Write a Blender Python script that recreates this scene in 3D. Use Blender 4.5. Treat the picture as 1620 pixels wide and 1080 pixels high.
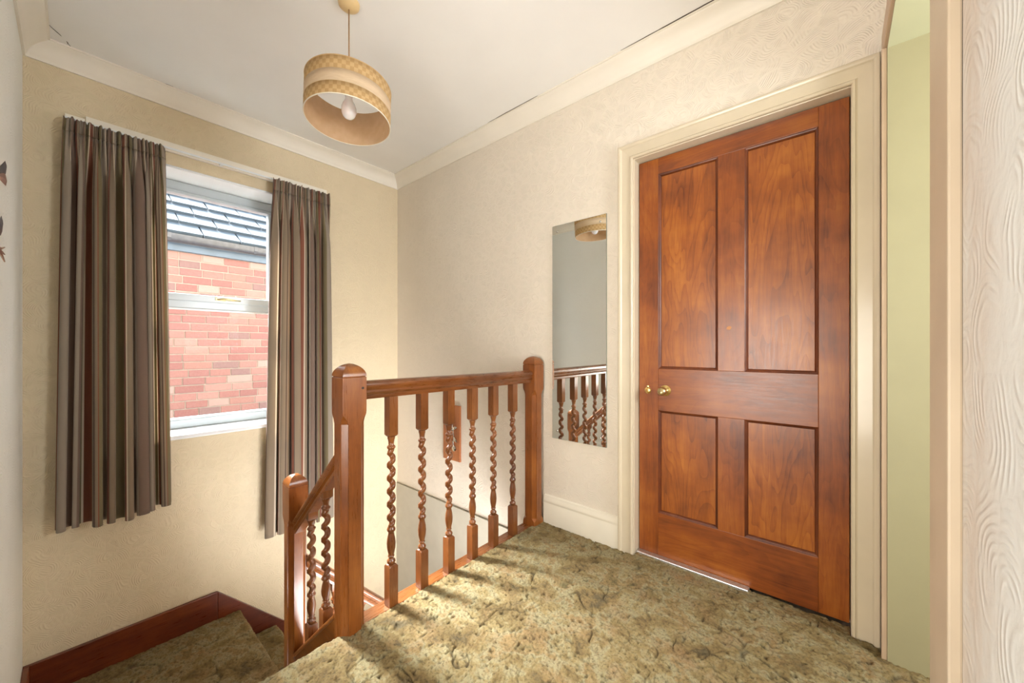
import bpy, bmesh, math, random
import numpy as np
from mathutils import Vector, Matrix, Euler
random.seed(7)
C = bpy.context.scene.collection
for o in list(bpy.data.objects): bpy.data.objects.remove(o)
PI = math.pi

# ------------------------------------------------------------------ camera
CAM = Vector((2.948, -1.87, 1.035))
F = Vector((-.6526, .7577, 0)).normalized()
cd = bpy.data.cameras.new('camera'); cam = bpy.data.objects.new('camera', cd); C.objects.link(cam)
cam.location = CAM
cam.rotation_euler = (PI/2, 0, math.atan2(F.y, F.x) - PI/2)
cd.sensor_width = 36; cd.lens = 597/1620*36; cd.shift_y = 10/1620; cd.clip_start = .01; cd.clip_end = 100
bpy.context.scene.camera = cam

# ------------------------------------------------------------------ world, lights, exposure
W = bpy.data.worlds.new('world'); bpy.context.scene.world = W; W.use_nodes = True
bg = W.node_tree.nodes['Background']; bg.inputs[0].default_value = (.86, .93, 1, 1); bg.inputs[1].default_value = 5.0
def area(name, loc, rot, sx, sy, power, col, portal=False):
    l = bpy.data.lights.new(name, 'AREA'); l.shape = 'RECTANGLE'; l.size = sx; l.size_y = sy; l.energy = power; l.color = col
    if portal: l.cycles.is_portal = True
    o = bpy.data.objects.new(name, l); C.objects.link(o); o.location = loc; o.rotation_euler = rot; return o
area('window_portal', (-.23, -1.295, 1.31), (0, -PI/2, 0), 1.58, .86, 1, (1, 1, 1), True)
# bright patch of overcast sky over the neighbour's roof
sl = bpy.data.lights.new('hazy_sun', 'SUN'); sl.energy = 46; sl.angle = math.radians(22); sl.color = (.97, .98, 1)
so = bpy.data.objects.new('hazy_sun', sl); C.objects.link(so)
_el, _az = math.radians(43), math.radians(14)
so.rotation_euler = Vector((math.cos(_el)*math.cos(_az), math.cos(_el)*math.sin(_az), -math.sin(_el))).to_track_quat('-Z', 'Y').to_euler()
# added fill light from behind the camera (doorway in the south wall)
area('bedroom_daylight', (2.35, -2.80, .95), (PI/2+math.radians(22), 0, 0), 1.1, 1.4, 44, (1, .955, .88))
# fill light added beyond the east doorway, turned towards the south wall
_e = area('east_room_daylight', (4.35, -.50, 1.45), (0, 0, 0), 1.0, .9, 55, (.93, .97, 1)); _e.rotation_euler = Vector((-1, -.50, .02)).to_track_quat('-Z', 'Y').to_euler()
# unseen fill light added below the landing to lift the ceiling
area('hall_daylight', (2.7, -.9, -1.5), (0, PI/2+math.radians(25), 0), 1.2, 1.2, 100, (.98, .98, 1))
vs = bpy.context.scene.view_settings
vs.view_transform = 'Standard'; vs.look = 'None'; vs.gamma = 1; vs.use_curve_mapping = False; vs.exposure = 0.62

# ------------------------------------------------------------------ mesh helpers
class MB:
    def __init__(s): s.v = []; s.f = []; s.uv = None
    def add(s, vs, fs):
        n = len(s.v); s.v += [tuple(p) for p in vs]; s.f += [tuple(i+n for i in f) for f in fs]; return s
    def box(s, x0, x1, y0, y1, z0, z1):
        return s.add([(x0,y0,z0),(x1,y0,z0),(x1,y1,z0),(x0,y1,z0),(x0,y0,z1),(x1,y0,z1),(x1,y1,z1),(x0,y1,z1)],
                     [(3,2,1,0),(4,5,6,7),(0,1,5,4),(1,2,6,5),(2,3,7,6),(3,0,4,7)])
    def rings(s, rings, cap=True):           # list of equal-length point rings
        n = len(rings[0]); vs = [p for r in rings for p in r]; fs = []
        for k in range(len(rings)-1):
            for i in range(n):
                j = (i+1) % n
                fs.append((k*n+i, k*n+j, (k+1)*n+j, (k+1)*n+i))
        if cap:
            fs.append(tuple(range(n-1, -1, -1))); fs.append(tuple((len(rings)-1)*n+i for i in range(n)))
        return s.add(vs, fs)
    def lathe(s, prof, c=(0,0,0), n=20, axis='z', cap=True):
        rs = []
        for r, h in prof:
            ring = []
            for i in range(n):
                a = 2*PI*i/n; p = (r*math.cos(a), r*math.sin(a), h)
                if axis == 'y': p = (p[0], -p[2], p[1])     # height runs towards -y
                if axis == 'x': p = (p[2], p[0], p[1])
                ring.append((p[0]+c[0], p[1]+c[1], p[2]+c[2]))
            rs.append(ring)
        return s.rings(rs, cap)
    def tube(s, pts, r, n=8, cap=True):
        pts = [Vector(p) for p in pts]; rs = []
        for i, p in enumerate(pts):
            d = (pts[min(i+1, len(pts)-1)] - pts[max(i-1, 0)]).normalized()
            up = Vector((0,0,1)) if abs(d.z) < .9 else Vector((1,0,0))
            a = d.cross(up).normalized(); b = d.cross(a)
            rr = r[i] if isinstance(r, (list, tuple)) else r
            rs.append([p + a*rr*math.cos(2*PI*k/n) + b*rr*math.sin(2*PI*k/n) for k in range(n)])
        return s.rings(rs, cap)
    def extrude(s, prof, p0, p1, side):      # prof in (side, up-perp); swept p0 -> p1; vertical end cuts
        p0, p1, side = Vector(p0), Vector(p1), Vector(side)
        return s.rings([[p + side*a + Vector((0,0,b)) for a, b in prof] for p in (p0, p1)])
    def prism(s, poly, axis, a, b):          # poly of 2d pts extruded along axis
        def P(u, v, w):
            return {'x': (w,u,v), 'y': (u,w,v), 'z': (u,v,w)}[axis]
        return s.rings([[P(u, v, a) for u, v in poly], [P(u, v, b) for u, v in poly]])

def link(name, mesh, m=None, parent=None, **kw):
    o = bpy.data.objects.new(name, mesh); C.objects.link(o)
    if m is not None and not mesh.materials: mesh.materials.append(m)
    if parent is not None: o.parent = parent
    for k, v in kw.items(): o[k] = v
    return o
def origin_of(p):
    v = Vector((0,0,0))
    while p is not None: v += p.location; p = p.parent
    return v
def build(name, mb, m, parent=None, smooth=False, bevel=0, world=True, angle=None, seg=2, **kw):
    off = origin_of(parent) if (world and parent is not None) else Vector((0,0,0))
    me = bpy.data.meshes.new(name)
    me.from_pydata([(x-off.x, y-off.y, z-off.z) for x, y, z in mb.v], [], mb.f)
    bm = bmesh.new(); bm.from_mesh(me); bmesh.ops.recalc_face_normals(bm, faces=bm.faces); bm.to_mesh(me); bm.free()
    if smooth:
        me.polygons.foreach_set('use_smooth', [True]*len(me.polygons))
        if angle: me.set_sharp_from_angle(angle=math.radians(angle))
    o = link(name, me, m, parent, **kw)
    if bevel:
        b = o.modifiers.new('bevel', 'BEVEL'); b.width = bevel; b.segments = seg; b.limit_method = 'ANGLE'; b.angle_limit = math.radians(35)
        b.harden_normals = False
    return o
def thing(name, label, cat, loc=(0,0,0), group=None):
    o = bpy.data.objects.new(name, None); C.objects.link(o); o.location = loc; o['label'] = label; o['category'] = cat
    o.empty_display_size = .05
    if group: o['group'] = group
    return o
def setting(name, loc=(0,0,0)):
    o = bpy.data.objects.new(name, None); C.objects.link(o); o.location = loc; o['kind'] = 'structure'; return o

# ------------------------------------------------------------------ materials
class NT:
    def __init__(s, name):
        s.m = bpy.data.materials.new(name); s.m.use_nodes = True; s.t = s.m.node_tree; s.n = s.t.nodes
        s.p = s.n['Principled BSDF']; s.out = s.n['Material Output']; s.tc = s.n.new('ShaderNodeTexCoord')
    def new(s, ty, **kw):
        n = s.n.new('ShaderNode'+ty)
        for k, v in kw.items(): setattr(n, k, v)
        return n
    def l(s, a, b): s.t.links.new(a, b)
    def val(s, sock, v):
        if hasattr(v, 'is_output') or isinstance(v, bpy.types.NodeSocket): s.l(v, sock)
        else: sock.default_value = v
    def math(s, op, a, b=0, c=0):
        n = s.new('Math', operation=op); s.val(n.inputs[0], a); s.val(n.inputs[1], b); s.val(n.inputs[2], c); return n.outputs[0]
    def vmath(s, op, a, b=None, scale=None):
        n = s.new('VectorMath', operation=op); s.val(n.inputs[0], a)
        if b is not None: s.val(n.inputs[1], b)
        if scale is not None: s.val(n.inputs['Scale'], scale)
        return n.outputs['Value'] if op in ('LENGTH', 'DOT_PRODUCT', 'DISTANCE') else n.outputs[0]
    def noise(s, vec, scale, detail=3, rough=.5, dist=0):
        n = s.new('TexNoise'); s.l(vec, n.inputs['Vector']); n.inputs['Scale'].default_value = scale
        n.inputs['Detail'].default_value = detail; n.inputs['Roughness'].default_value = rough; n.inputs['Distortion'].default_value = dist
        return n.outputs['Fac']
    def ramp(s, fac, stops, interp='LINEAR'):
        n = s.new('ValToRGB'); n.color_ramp.interpolation = interp; e = n.color_ramp.elements
        while len(e) > 1: e.remove(e[-1])
        e[0].position = stops[0][0]; e[0].color = (*stops[0][1], 1)
        for p, c in stops[1:]:
            x = e.new(p); x.color = (*c, 1)
        s.l(fac, n.inputs[0]); return n.outputs[0]
    def mix(s, fac, a, b, blend='MIX'):
        n = s.new('Mix', data_type='RGBA', blend_type=blend)
        s.val(n.inputs[0], fac)
        for sock, v in ((n.inputs[6], a), (n.inputs[7], b)):
            if isinstance(v, tuple): sock.default_value = (*v, 1)
            else: s.l(v, sock)
        return n.outputs[2]
    def scalevec(s, vec, sc):
        n = s.new('Mapping'); s.l(vec, n.inputs[0]); n.inputs['Scale'].default_value = sc; return n.outputs[0]
    def bump(s, h, dist, strength=1, normal=None):
        n = s.new('Bump'); s.l(h, n.inputs['Height']); n.inputs['Distance'].default_value = dist; n.inputs['Strength'].default_value = strength
        if normal: s.l(normal, n.inputs['Normal'])
        return n.outputs[0]
    def set(s, col=None, rough=None, normal=None, **kw):
        if col is not None: s.val(s.p.inputs['Base Color'], (*col, 1) if isinstance(col, tuple) else col)
        if rough is not None: s.val(s.p.inputs['Roughness'], rough)
        if normal is not None: s.l(normal, s.p.inputs['Normal'])
        for k, v in kw.items(): s.val(s.p.inputs[k.replace('_', ' ')], v)
        return s.m

def mat_paper(name, col, depth=.0012, seam_axis=None, seam_off=0.0, stain=None, sp_=.009, vs_=13):
    t = NT(name); P = t.tc.outputs['Object']
    n0 = t.new('TexNoise'); t.l(P, n0.inputs['Vector']); n0.inputs['Scale'].default_value = 9; n0.inputs['Detail'].default_value = 1
    Pw = t.vmath('ADD', P, t.vmath('SCALE', t.vmath('SUBTRACT', n0.outputs['Color'], (.5,.5,.5)), scale=.05))
    v = t.new('TexVoronoi'); t.l(Pw, v.inputs['Vector']); v.inputs['Scale'].default_value = vs_
    d = t.vmath('SUBTRACT', Pw, v.outputs['Position'])
    off = t.vmath('SCALE', t.vmath('SUBTRACT', v.outputs['Color'], (.5,.5,.5)), scale=.11)
    ln = t.vmath('LENGTH', t.vmath('SUBTRACT', d, off))
    w = t.math('SINE', t.math('MULTIPLY', ln, 2*PI/sp_))
    w = t.math('POWER', t.math('MULTIPLY_ADD', w, .5, .5), 1.6)
    v2 = t.new('TexVoronoi', feature='DISTANCE_TO_EDGE'); t.l(Pw, v2.inputs['Vector']); v2.inputs['Scale'].default_value = vs_
    edge = t.math('SMOOTH_MIN', t.math('MULTIPLY', v2.outputs['Distance'], 7), 1, .2)
    h = t.math('MULTIPLY', w, edge)
    h = t.math('ADD', h, t.math('MULTIPLY', t.noise(P, 75, 3), .9))
    if seam_axis is not None:
        sp = t.new('SeparateXYZ'); t.l(P, sp.inputs[0])
        fr = t.math('FRACT', t.math('DIVIDE', t.math('ADD', sp.outputs[seam_axis], seam_off+10), .53))
        line = t.math('LESS_THAN', fr, .005)
        h = t.math('SUBTRACT', h, t.math('MULTIPLY', line, 1.2))
    fac = t.noise(P, 2.3, 3, .6)
    c = t.ramp(fac, [(.3, tuple(x*.95 for x in col)), (.7, col)])
    if stain:      # smoke-brown staining of the paper beside the doorway
        s3 = t.new('SeparateXYZ'); t.l(P, s3.inputs[0])
        near = t.new('MapRange'); t.l(s3.outputs[1], near.inputs[0]); near.inputs[1].default_value = -1.25; near.inputs[2].default_value = -1.13
        wob = t.math('MULTIPLY_ADD', t.noise(t.scalevec(P, (1, 1, .3)), 14, 5, .7), 1.5, -.25)
        c = t.mix(t.math('MULTIPLY', near.outputs[0], wob), c, stain)
    return t.set(c, .62, t.bump(h, depth, 1))
def mat_plain(name, col, rough=.5, var=.05, nscale=30, bump=.0004, metallic=0, coat=0):
    t = NT(name); P = t.tc.outputs['Object']
    f = t.noise(P, nscale, 4)
    c = t.ramp(f, [(.3, tuple(x*(1-var) for x in col)), (.7, tuple(min(1, x*(1+var*.4)) for x in col))])
    m = t.set(c, rough, t.bump(f, bump, .7) if bump else None)
    t.p.inputs['Metallic'].default_value = metallic
    if coat: t.p.inputs['Coat Weight'].default_value = coat; t.p.inputs['Coat Roughness'].default_value = .12
    return m
def mat_wood(name, axis, dark, mid, light, rough=.3, coat=.35, cathedral=0.0):
    t = NT(name); P = t.tc.outputs['Object']
    inf = t.new('ObjectInfo')
    sh = t.vmath('ADD', P, t.vmath('SCALE', (1.7, 2.3, .9), scale=t.math('MULTIPLY', inf.outputs['Random'], 7)))
    sc = {'x': (.07, 1, 1), 'y': (1, .07, 1), 'z': (1, 1, .07)}[axis]
    v = t.scalevec(sh, sc)
    g = t.noise(v, 170, 5, .65, .3)
    w = t.noise(v, 22, 3, .5, .8)
    ring = t.math('FRACT', t.math('MULTIPLY', t.noise(t.scalevec(sh, tuple(x if x == 1 else .17 for x in sc)), 7, 2, .5, .5), 17))
    blot = t.noise(sh, 3.5, 4, .6)
    f = t.math('ADD', t.math('MULTIPLY', g, .22), t.math('MULTIPLY', w, .28))
    f = t.math('ADD', f, t.math('MULTIPLY', blot, .60))
    f = t.math('SUBTRACT', f, .05)
    f = t.math('SUBTRACT', f, t.math('MULTIPLY', t.math('POWER', ring, 3), .03 + .09*cathedral))
    c = t.ramp(f, [(.28, dark), (.5, mid), (.72, light)])
    m = t.set(c, t.ramp(g, [(.3, (rough*.85,)*3), (.7, (rough*1.25,)*3)]), t.bump(g, .0003, .2))
    t.p.inputs['Coat Weight'].default_value = coat; t.p.inputs['Coat Roughness'].default_value = .2
    return m

WALL_C = (.80, .70, .52)
M = {}
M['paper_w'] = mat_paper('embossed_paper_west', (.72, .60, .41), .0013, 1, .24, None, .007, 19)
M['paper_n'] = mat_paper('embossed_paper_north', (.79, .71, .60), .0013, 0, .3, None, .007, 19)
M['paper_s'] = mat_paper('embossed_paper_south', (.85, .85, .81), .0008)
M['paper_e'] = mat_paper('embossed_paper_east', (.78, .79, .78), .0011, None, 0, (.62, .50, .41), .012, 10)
M['plaster_low'] = mat_plain('painted_hall_wall', (.52, .48, .39), .6, .05, 12, .0008)
M['ceiling'] = mat_plain('ceiling_paint', (.87, .85, .82), .7, .03, 3, .0006)
M['coving'] = mat_plain('coving_paint', (.84, .78, .68), .5, .04, 6, .0006)
M['gloss_cream'] = mat_plain('cream_gloss_paint', (.62, .53, .39), .3, .06, 7, .0006, coat=.3)
M['gloss_cream2'] = mat_plain('cream_skirting_paint', (.78, .72, .60), .3, .05, 7, .0006, coat=.3)
M['pink_cream'] = mat_plain('pinkish_cream_paint', (.56, .41, .29), .45, .06, 9, .0006)
M['beige'] = mat_plain('beige_casing_paint', (.60, .49, .36), .5, .1, 5, .0006)
M['green'] = mat_plain('pale_green_paint', (.35, .315, .185), .5, .05, 5, .0004)
M['green_soffit'] = mat_plain('pale_green_soffit_paint', (.40, .385, .235), .4, .04, 5, .0004)
M['white'] = mat_plain('white_plastic', (.80, .82, .83), .25, .02, 12, 0)
M['upvc'] = mat_plain('window_frame_plastic', (.50, .54, .56), .22, .02, 12, 0)
M['reveal'] = mat_plain('white_reveal_paint', (.82, .82, .80), .45, .04, 9, .0005)
M['door_z'] = mat_wood('door_wood_upright', 'z', (.080, .013, .002), (.25, .060, .006), (.42, .135, .016), .36, .2, cathedral=.2)
M['door_x'] = mat_wood('door_wood_level', 'x', (.080, .013, .002), (.24, .057, .006), (.40, .125, .015), .36, .2, cathedral=.2)
M['door_panel'] = mat_wood('door_panel_wood', 'z', (.10, .018, .003), (.30, .078, .007), (.50, .17, .018), .36, .2, cathedral=.65)
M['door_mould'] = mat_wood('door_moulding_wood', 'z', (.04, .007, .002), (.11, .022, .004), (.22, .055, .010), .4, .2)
M['stain_z'] = mat_wood('stair_wood_upright', 'z', (.085, .020, .003), (.215, .060, .009), (.36, .122, .021), .3, .3)
M['stain_y'] = mat_wood('stair_wood_long', 'y', (.06, .015, .003), (.16, .046, .008), (.28, .093, .018), .28, .4)
M['stain_x'] = mat_wood('stair_wood_rake', 'x', (.09, .024, .004), (.225, .066, .010), (.38, .14, .024), .3, .3)
M['string'] = mat_wood('string_board_wood', 'y', (.045, .008, .003), (.12, .020, .006), (.22, .05, .012), .3, .4)
M['baluster'] = mat_wood('baluster_wood', 'z', (.07, .019, .005), (.17, .052, .011), (.29, .10, .024), .3, .35)
M['brass'] = mat_plain('polished_brass', (.78, .55, .22), .22, .1, 40, 0, 1)
M['old_brass'] = mat_plain('worn_brass', (.62, .50, .27), .32, .2, 30, .0004, 1)
M['dark_metal'] = mat_plain('dark_bronze', (.05, .03, .02), .4, .3, 60, .001, .6)
M['copper'] = mat_plain('copper_leaf', (.45, .22, .12), .3, .2, 60, .0006, .9)
M['silver'] = mat_plain('silver_key_metal', (.62, .60, .56), .25, .15, 60, 0, 1)
M['alu'] = mat_plain('aluminium_strip', (.75, .76, .77), .3, .2, 120, .002, .9)  # bright metal, stands in for light at the door gap
M['plaque'] = mat_wood('plaque_wood', 'z', (.20, .06, .02), (.36, .12, .04), (.45, .17, .06), .4, .1)
M['crack'] = mat_plain('crack_shadow', (.07, .05, .035), .9, .1, 60, 0)
M['slate'] = mat_plain('roof_tile_concrete', (.052, .064, .078), .85, .2, 8, .002); M['slate'].node_tree.nodes['Principled BSDF'].inputs['Specular IOR Level'].default_value = .15
M['gutter'] = mat_plain('grey_gutter_plastic', (.05, .048, .055), .4, .3, 25, .001)
M['fascia'] = mat_plain('grey_fascia_paint', (.07, .095, .13), .5, .2, 9, .001)
M['mortar'] = mat_plain('mortar', (.24, .19, .155), .9, .15, 40, .002)
M['flex'] = mat_plain('lamp_flex', (.36, .20, .09), .5, .1, 60, 0)
M['white_rim'] = mat_plain('white_rim_tape', (.82, .76, .64), .5, .03, 60, 0)
M['rose'] = mat_plain('yellowed_plastic', (.72, .52, .26), .4, .05, 20, 0)
def mat_glass():
    t = NT('window_glass'); fr = t.new('Fresnel'); fr.inputs[0].default_value = 1.06
    tr = t.new('BsdfTransparent'); tr.inputs[0].default_value = (.95, .97, .97, 1)
    gl = t.new('BsdfGlossy'); gl.inputs['Roughness'].default_value = .02
    mx = t.new('MixShader'); t.l(fr.outputs[0], mx.inputs[0]); t.l(tr.outputs[0], mx.inputs[1]); t.l(gl.outputs[0], mx.inputs[2])
    t.l(mx.outputs[0], t.out.inputs[0]); return t.m
M['glass'] = mat_glass()
def mat_mirror():
    t = NT('mirror_silver'); return t.set((.92, .95, .93), .015, None, Metallic=1.0)
M['mirror'] = mat_mirror()
M['mirror_edge'] = mat_plain('mirror_glass_edge', (.20, .24, .21), .15, .1, 30, 0)
def mat_bulb():
    t = NT('bulb_glass'); return t.set((.86, .82, .82), .18, None, Subsurface_Weight=.2)
M['bulb'] = mat_bulb()
def mat_brick(name, cols):
    t = NT(name); inf = t.new('ObjectInfo'); P = t.tc.outputs['Object']
    c = t.ramp(inf.outputs['Random'], [(i/len(cols), k) for i, k in enumerate(cols)], 'CONSTANT')
    g = t.new('NewGeometry'); P2 = g.outputs['Position']
    n = t.noise(P2, 60, 4, .6)
    c = t.mix(t.math('MULTIPLY', n, .35), c, (.30, .19, .15))
    return t.set(c, .85, t.bump(n, .003, .6))
M['brick'] = mat_brick('red_brick', [(.150,.047,.040), (.175,.066,.055), (.13,.036,.032), (.19,.088,.072), (.16,.058,.048), (.14,.044,.040), (.21,.125,.105), (.165,.064,.050), (.10,.046,.045)])
def mat_shade(kind):
    t = NT('lampshade_'+kind); P = t.tc.outputs['Object']
    if kind == 'check':
        uv = t.tc.outputs['UV']; ch = t.new('TexChecker'); t.l(t.scalevec(uv, (1, 1, 1)), ch.inputs[0]); ch.inputs['Scale'].default_value = 1
        ch.inputs[1].default_value = (.55, .33, .13, 1); ch.inputs[2].default_value = (.68, .46, .22, 1); c = ch.outputs[0]
        c = t.mix(.25, c, (.62, .42, .2))
    elif kind == 'plain': c = t.ramp(t.noise(t.scalevec(P, (1, 1, 14)), 40, 3), [(.3, (.70, .52, .33)), (.7, (.80, .62, .42))])
    else: c = t.ramp(t.noise(P, 30, 3), [(.3, (.66, .42, .23)), (.7, (.72, .48, .28))])
    n = t.noise(P, 400, 2)
    t.set(c, .75, t.bump(n, .0005, .4))
    tl = t.new('BsdfTranslucent'); t.val(tl.inputs[0], c); mx = t.new('MixShader'); mx.inputs[0].default_value = .22
    t.l(t.p.outputs[0], mx.inputs[1]); t.l(tl.outputs[0], mx.inputs[2]); t.l(mx.outputs[0], t.out.inputs[0]); return t.m
M['shade_check'] = mat_shade('check'); M['shade_plain'] = mat_shade('plain'); M['shade_in'] = mat_shade('lining')
def mat_curtain():
    t = NT('striped_curtain_cloth'); uv = t.tc.outputs['UV']; sp = t.new('SeparateXYZ'); t.l(uv, sp.inputs[0]); u = sp.outputs[0]
    fr = t.math('FRACT', t.math('ADD', t.math('DIVIDE', u, .30), t.math('MULTIPLY', t.math('SINE', t.math('MULTIPLY', u, 5)), .0)))
    olive = (.24, .185, .085); taupe = (.34, .25, .165); cream = (.85, .72, .55); rust = (.30, .085, .04); grey = (.42, .345, .27); mauve = (.26, .165, .12); dk = (.11, .06, .04)
    st = [(0, olive), (.09, cream), (.105, olive), (.13, cream), (.148, rust), (.235, cream), (.252, taupe), (.33, dk), (.345, taupe), (.37, rust), (.378, olive),
          (.48, grey), (.60, cream), (.615, grey), (.63, mauve), (.74, dk), (.75, rust), (.77, dk), (.78, taupe), (.86, cream), (.88, grey), (.96, mauve)]
    c = t.ramp(fr, st, 'CONSTANT')
    w = t.noise(t.scalevec(uv, (1, 1, 1)), 420, 2, .7)
    c = t.mix(t.math('MULTIPLY', w, .18), c, (.45, .40, .32))
    c = t.mix(t.math('MULTIPLY', t.noise(uv, 900, 1), .22), c, (.04, .03, .025))
    t.set(c, .9, t.bump(w, .0008, .6))
    t.p.inputs['Sheen Weight'].default_value = .15
    tl = t.new('BsdfTranslucent'); t.val(tl.inputs[0], c); mx = t.new('MixShader'); mx.inputs[0].default_value = .33
    t.l(t.p.outputs[0], mx.inputs[1]); t.l(tl.outputs[0], mx.inputs[2]); t.l(mx.outputs[0], t.out.inputs[0]); return t.m
M['curtain'] = mat_curtain()
def mat_carpet():
    t = NT('carved_shag_carpet'); g = t.new('NewGeometry'); P = g.outputs['Position']
    a = t.noise(P, 5.5, 3, .55, .6); b = t.noise(P, 17, 4, .65, .4)
    f = t.math('ADD', t.math('MULTIPLY', a, .6), t.math('MULTIPLY', b, .4))
    c = t.ramp(f, [(.34, (.075, .045, .007)), (.42, (.185, .108, .022)), (.48, (.255, .175, .056)), (.53, (.31, .258, .130)), (.58, (.27, .165, .050)), (.66, (.115, .082, .015))])
    br = t.noise(P, 8.5, 3, .6)
    c = t.mix(t.math('MULTIPLY', t.math('SMOOTH_MAX', t.math('SUBTRACT', br, .52), 0, .02), 3.2), c, (.27, .135, .04))
    f2 = t.noise(P, 260, 3, .7)
    c = t.mix(t.math('MULTIPLY', f2, .36), c, (.28, .25, .16))
    f3 = t.noise(P, 120, 2, .6)
    c = t.mix(t.math('MULTIPLY', t.math('SMOOTH_MAX', t.math('SUBTRACT', f3, .5), 0, .03), 3.0), c, (.06, .04, .010))
    at = t.new('Attribute'); at.attribute_name = 'cleft'
    c = t.mix(t.math('MULTIPLY', at.outputs['Fac'], .72), c, (.03, .02, .006))  # shade between the tufts painted into the cleft colour
    return t.set(c, .95, t.bump(t.noise(P, 330, 3, .75), .006, .8))
M['carpet'] = mat_carpet()

# ------------------------------------------------------------------ carpet noise (numpy)
rng = np.random.RandomState(3); TAB = rng.rand(64, 64, 64).astype(np.float32)
def vnoise(p):
    i = np.floor(p).astype(int); f = p - i; f = f*f*(3-2*f); i &= 63; j = (i+1) & 63
    x0, y0, z0 = i.T; x1, y1, z1 = j.T; fx, fy, fz = f.T
    def L(a, b, t): return a + (b-a)*t
    return L(L(L(TAB[x0,y0,z0], TAB[x1,y0,z0], fx), L(TAB[x0,y1,z0], TAB[x1,y1,z0], fx), fy),
             L(L(TAB[x0,y0,z1], TAB[x1,y0,z1], fx), L(TAB[x0,y1,z1], TAB[x1,y1,z1], fx), fy), fz)
def cleft(p):
    """carved lines: where two warped noises cross their middle value"""
    w = p + .020*np.stack([vnoise(p*14+3), vnoise(p*14+19), vnoise(p*14+41)], 1)
    a = np.abs(vnoise(w*9.0) - .5); b = np.abs(vnoise(w*11.5+7.3) - .5)
    gate = np.clip(vnoise(p*30+5)*2.4-.75, 0, 1)
    l1 = np.clip(1 - a/.022, 0, 1); l2 = np.clip(1 - b/.018, 0, 1)
    hole = np.clip(vnoise(p*85+9)*4.5-3.25, 0, 1)
    return np.clip(np.maximum(l1, l2)*gate + hole*.8, 0, 1)
def pile(p):
    lump = vnoise(p*23)*.55 + vnoise(p*52+11)*.3
    tuft = vnoise(p*120+2)*.55 + vnoise(p*230+31)*.45
    c = cleft(p)
    return (lump*.011 + tuft*.0085 - c*.009 - .002), c
def carpet_sheet(name, prof, w0, w1, along, res, parent=None, amp=1.0, **kw):
    """prof: polyline (a,z) in the plane across `along`; swept from w0 to w1 along 'x' or 'y'"""
    pts = []; nrm = []
    for (a0, z0), (a1, z1) in zip(prof[:-1], prof[1:]):
        n = max(1, int(round(math.hypot(a1-a0, z1-z0)/res)))
        for k in range(n): pts.append((a0+(a1-a0)*k/n, z0+(z1-z0)*k/n))
    pts.append(prof[-1]); pts = np.array(pts)
    tg = np.gradient(pts, axis=0); tg /= np.linalg.norm(tg, axis=1)[:, None]
    k = 3; tgp = np.pad(tg, ((k, k), (0, 0)), 'edge'); tg = sum(tgp[i:i+len(tg)] for i in range(2*k+1)); tg /= np.linalg.norm(tg, axis=1)[:, None]
    nr = np.stack([tg[:, 1], -tg[:, 0]], 1)
    if nr[np.argmax(np.abs(nr[:, 1])), 1] < 0: nr = -nr
    m = int(round((w1-w0)/res)); ws = np.linspace(w0, w1, m+1); n = len(pts)
    A = np.repeat(pts[:, 0], m+1); Z = np.repeat(pts[:, 1], m+1); Wv = np.tile(ws, n)
    NA = np.repeat(nr[:, 0], m+1); NZ = np.repeat(nr[:, 1], m+1); z0 = np.zeros_like(A)
    P = np.stack([A, Wv, Z] if along == 'y' else [Wv, A, Z], 1); N = np.stack([NA, z0, NZ] if along == 'y' else [z0, NA, NZ], 1)
    h, c = pile(P + 20)
    off = np.array(origin_of(parent)) if parent is not None else 0
    V = P + N*h[:, None]*amp - off
    idx = np.arange(n*(m+1)).reshape(n, m+1)
    Fq = np.stack([idx[:-1, :-1], idx[1:, :-1], idx[1:, 1:], idx[:-1, 1:]], -1).reshape(-1, 4)
    me = bpy.data.meshes.new(name); me.vertices.add(len(V)); me.vertices.foreach_set('co', V.astype(np.float32).ravel())
    me.loops.add(Fq.size); me.loops.foreach_set('vertex_index', Fq.ravel().astype(np.int32))
    me.polygons.add(len(Fq)); me.polygons.foreach_set('loop_start', np.arange(0, Fq.size, 4, dtype=np.int32))
    me.update(calc_edges=True); me.polygons.foreach_set('use_smooth', np.ones(len(Fq), bool))
    at = me.attributes.new('cleft', 'FLOAT', 'POINT'); at.data.foreach_set('value', c.astype(np.float32))
    return link(name, me, M['carpet'], parent, **kw)

# ------------------------------------------------------------------ room shell
XE, YS, ZC = 3.08, -2.03, 2.52
ZB = -2.65
OPY0, OPY1, OPZ0, OPZ1 = -1.73, -.86, .50, 2.10        # window opening in west wall
w = MB()
w.box(-.25, 0, YS-.15, OPY0, ZB, ZC); w.box(-.25, 0, OPY1, .15, ZB, ZC)
w.box(-.25, 0, OPY0, OPY1, ZB, OPZ0); w.box(-.25, 0, OPY0, OPY1, OPZ1, ZC)
build('wall_west', w, M['paper_w'], kind='structure')
DX0, DX1, DZ = 2.155, 2.994, 2.0
w = MB(); w.box(0, DX0, 0, .15, -.15, ZC); w.box(DX1, 4.6, 0, .15, ZB, ZC); w.box(DX0, DX1, 0, .15, DZ, ZC)
build('wall_north', w, M['paper_n'], kind='structure')
w = MB(); w.box(0, DX1, -.012, .15, ZB, -.155); build('wall_hall', w, M['plaster_low'], kind='structure')
# south wall: doorway behind the camera to a bedroom
w = MB(); w.box(0, 1.95, YS-.15, YS, ZB, ZC); w.box(2.80, XE, YS-.15, YS, -.3, ZC); w.box(1.95, 2.80, YS-.15, YS, 2.02, ZC); w.box(1.95, 2.80, YS-.15, YS, ZB, -.2)
build('wall_south', w, M['paper_s'], kind='structure')
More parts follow.
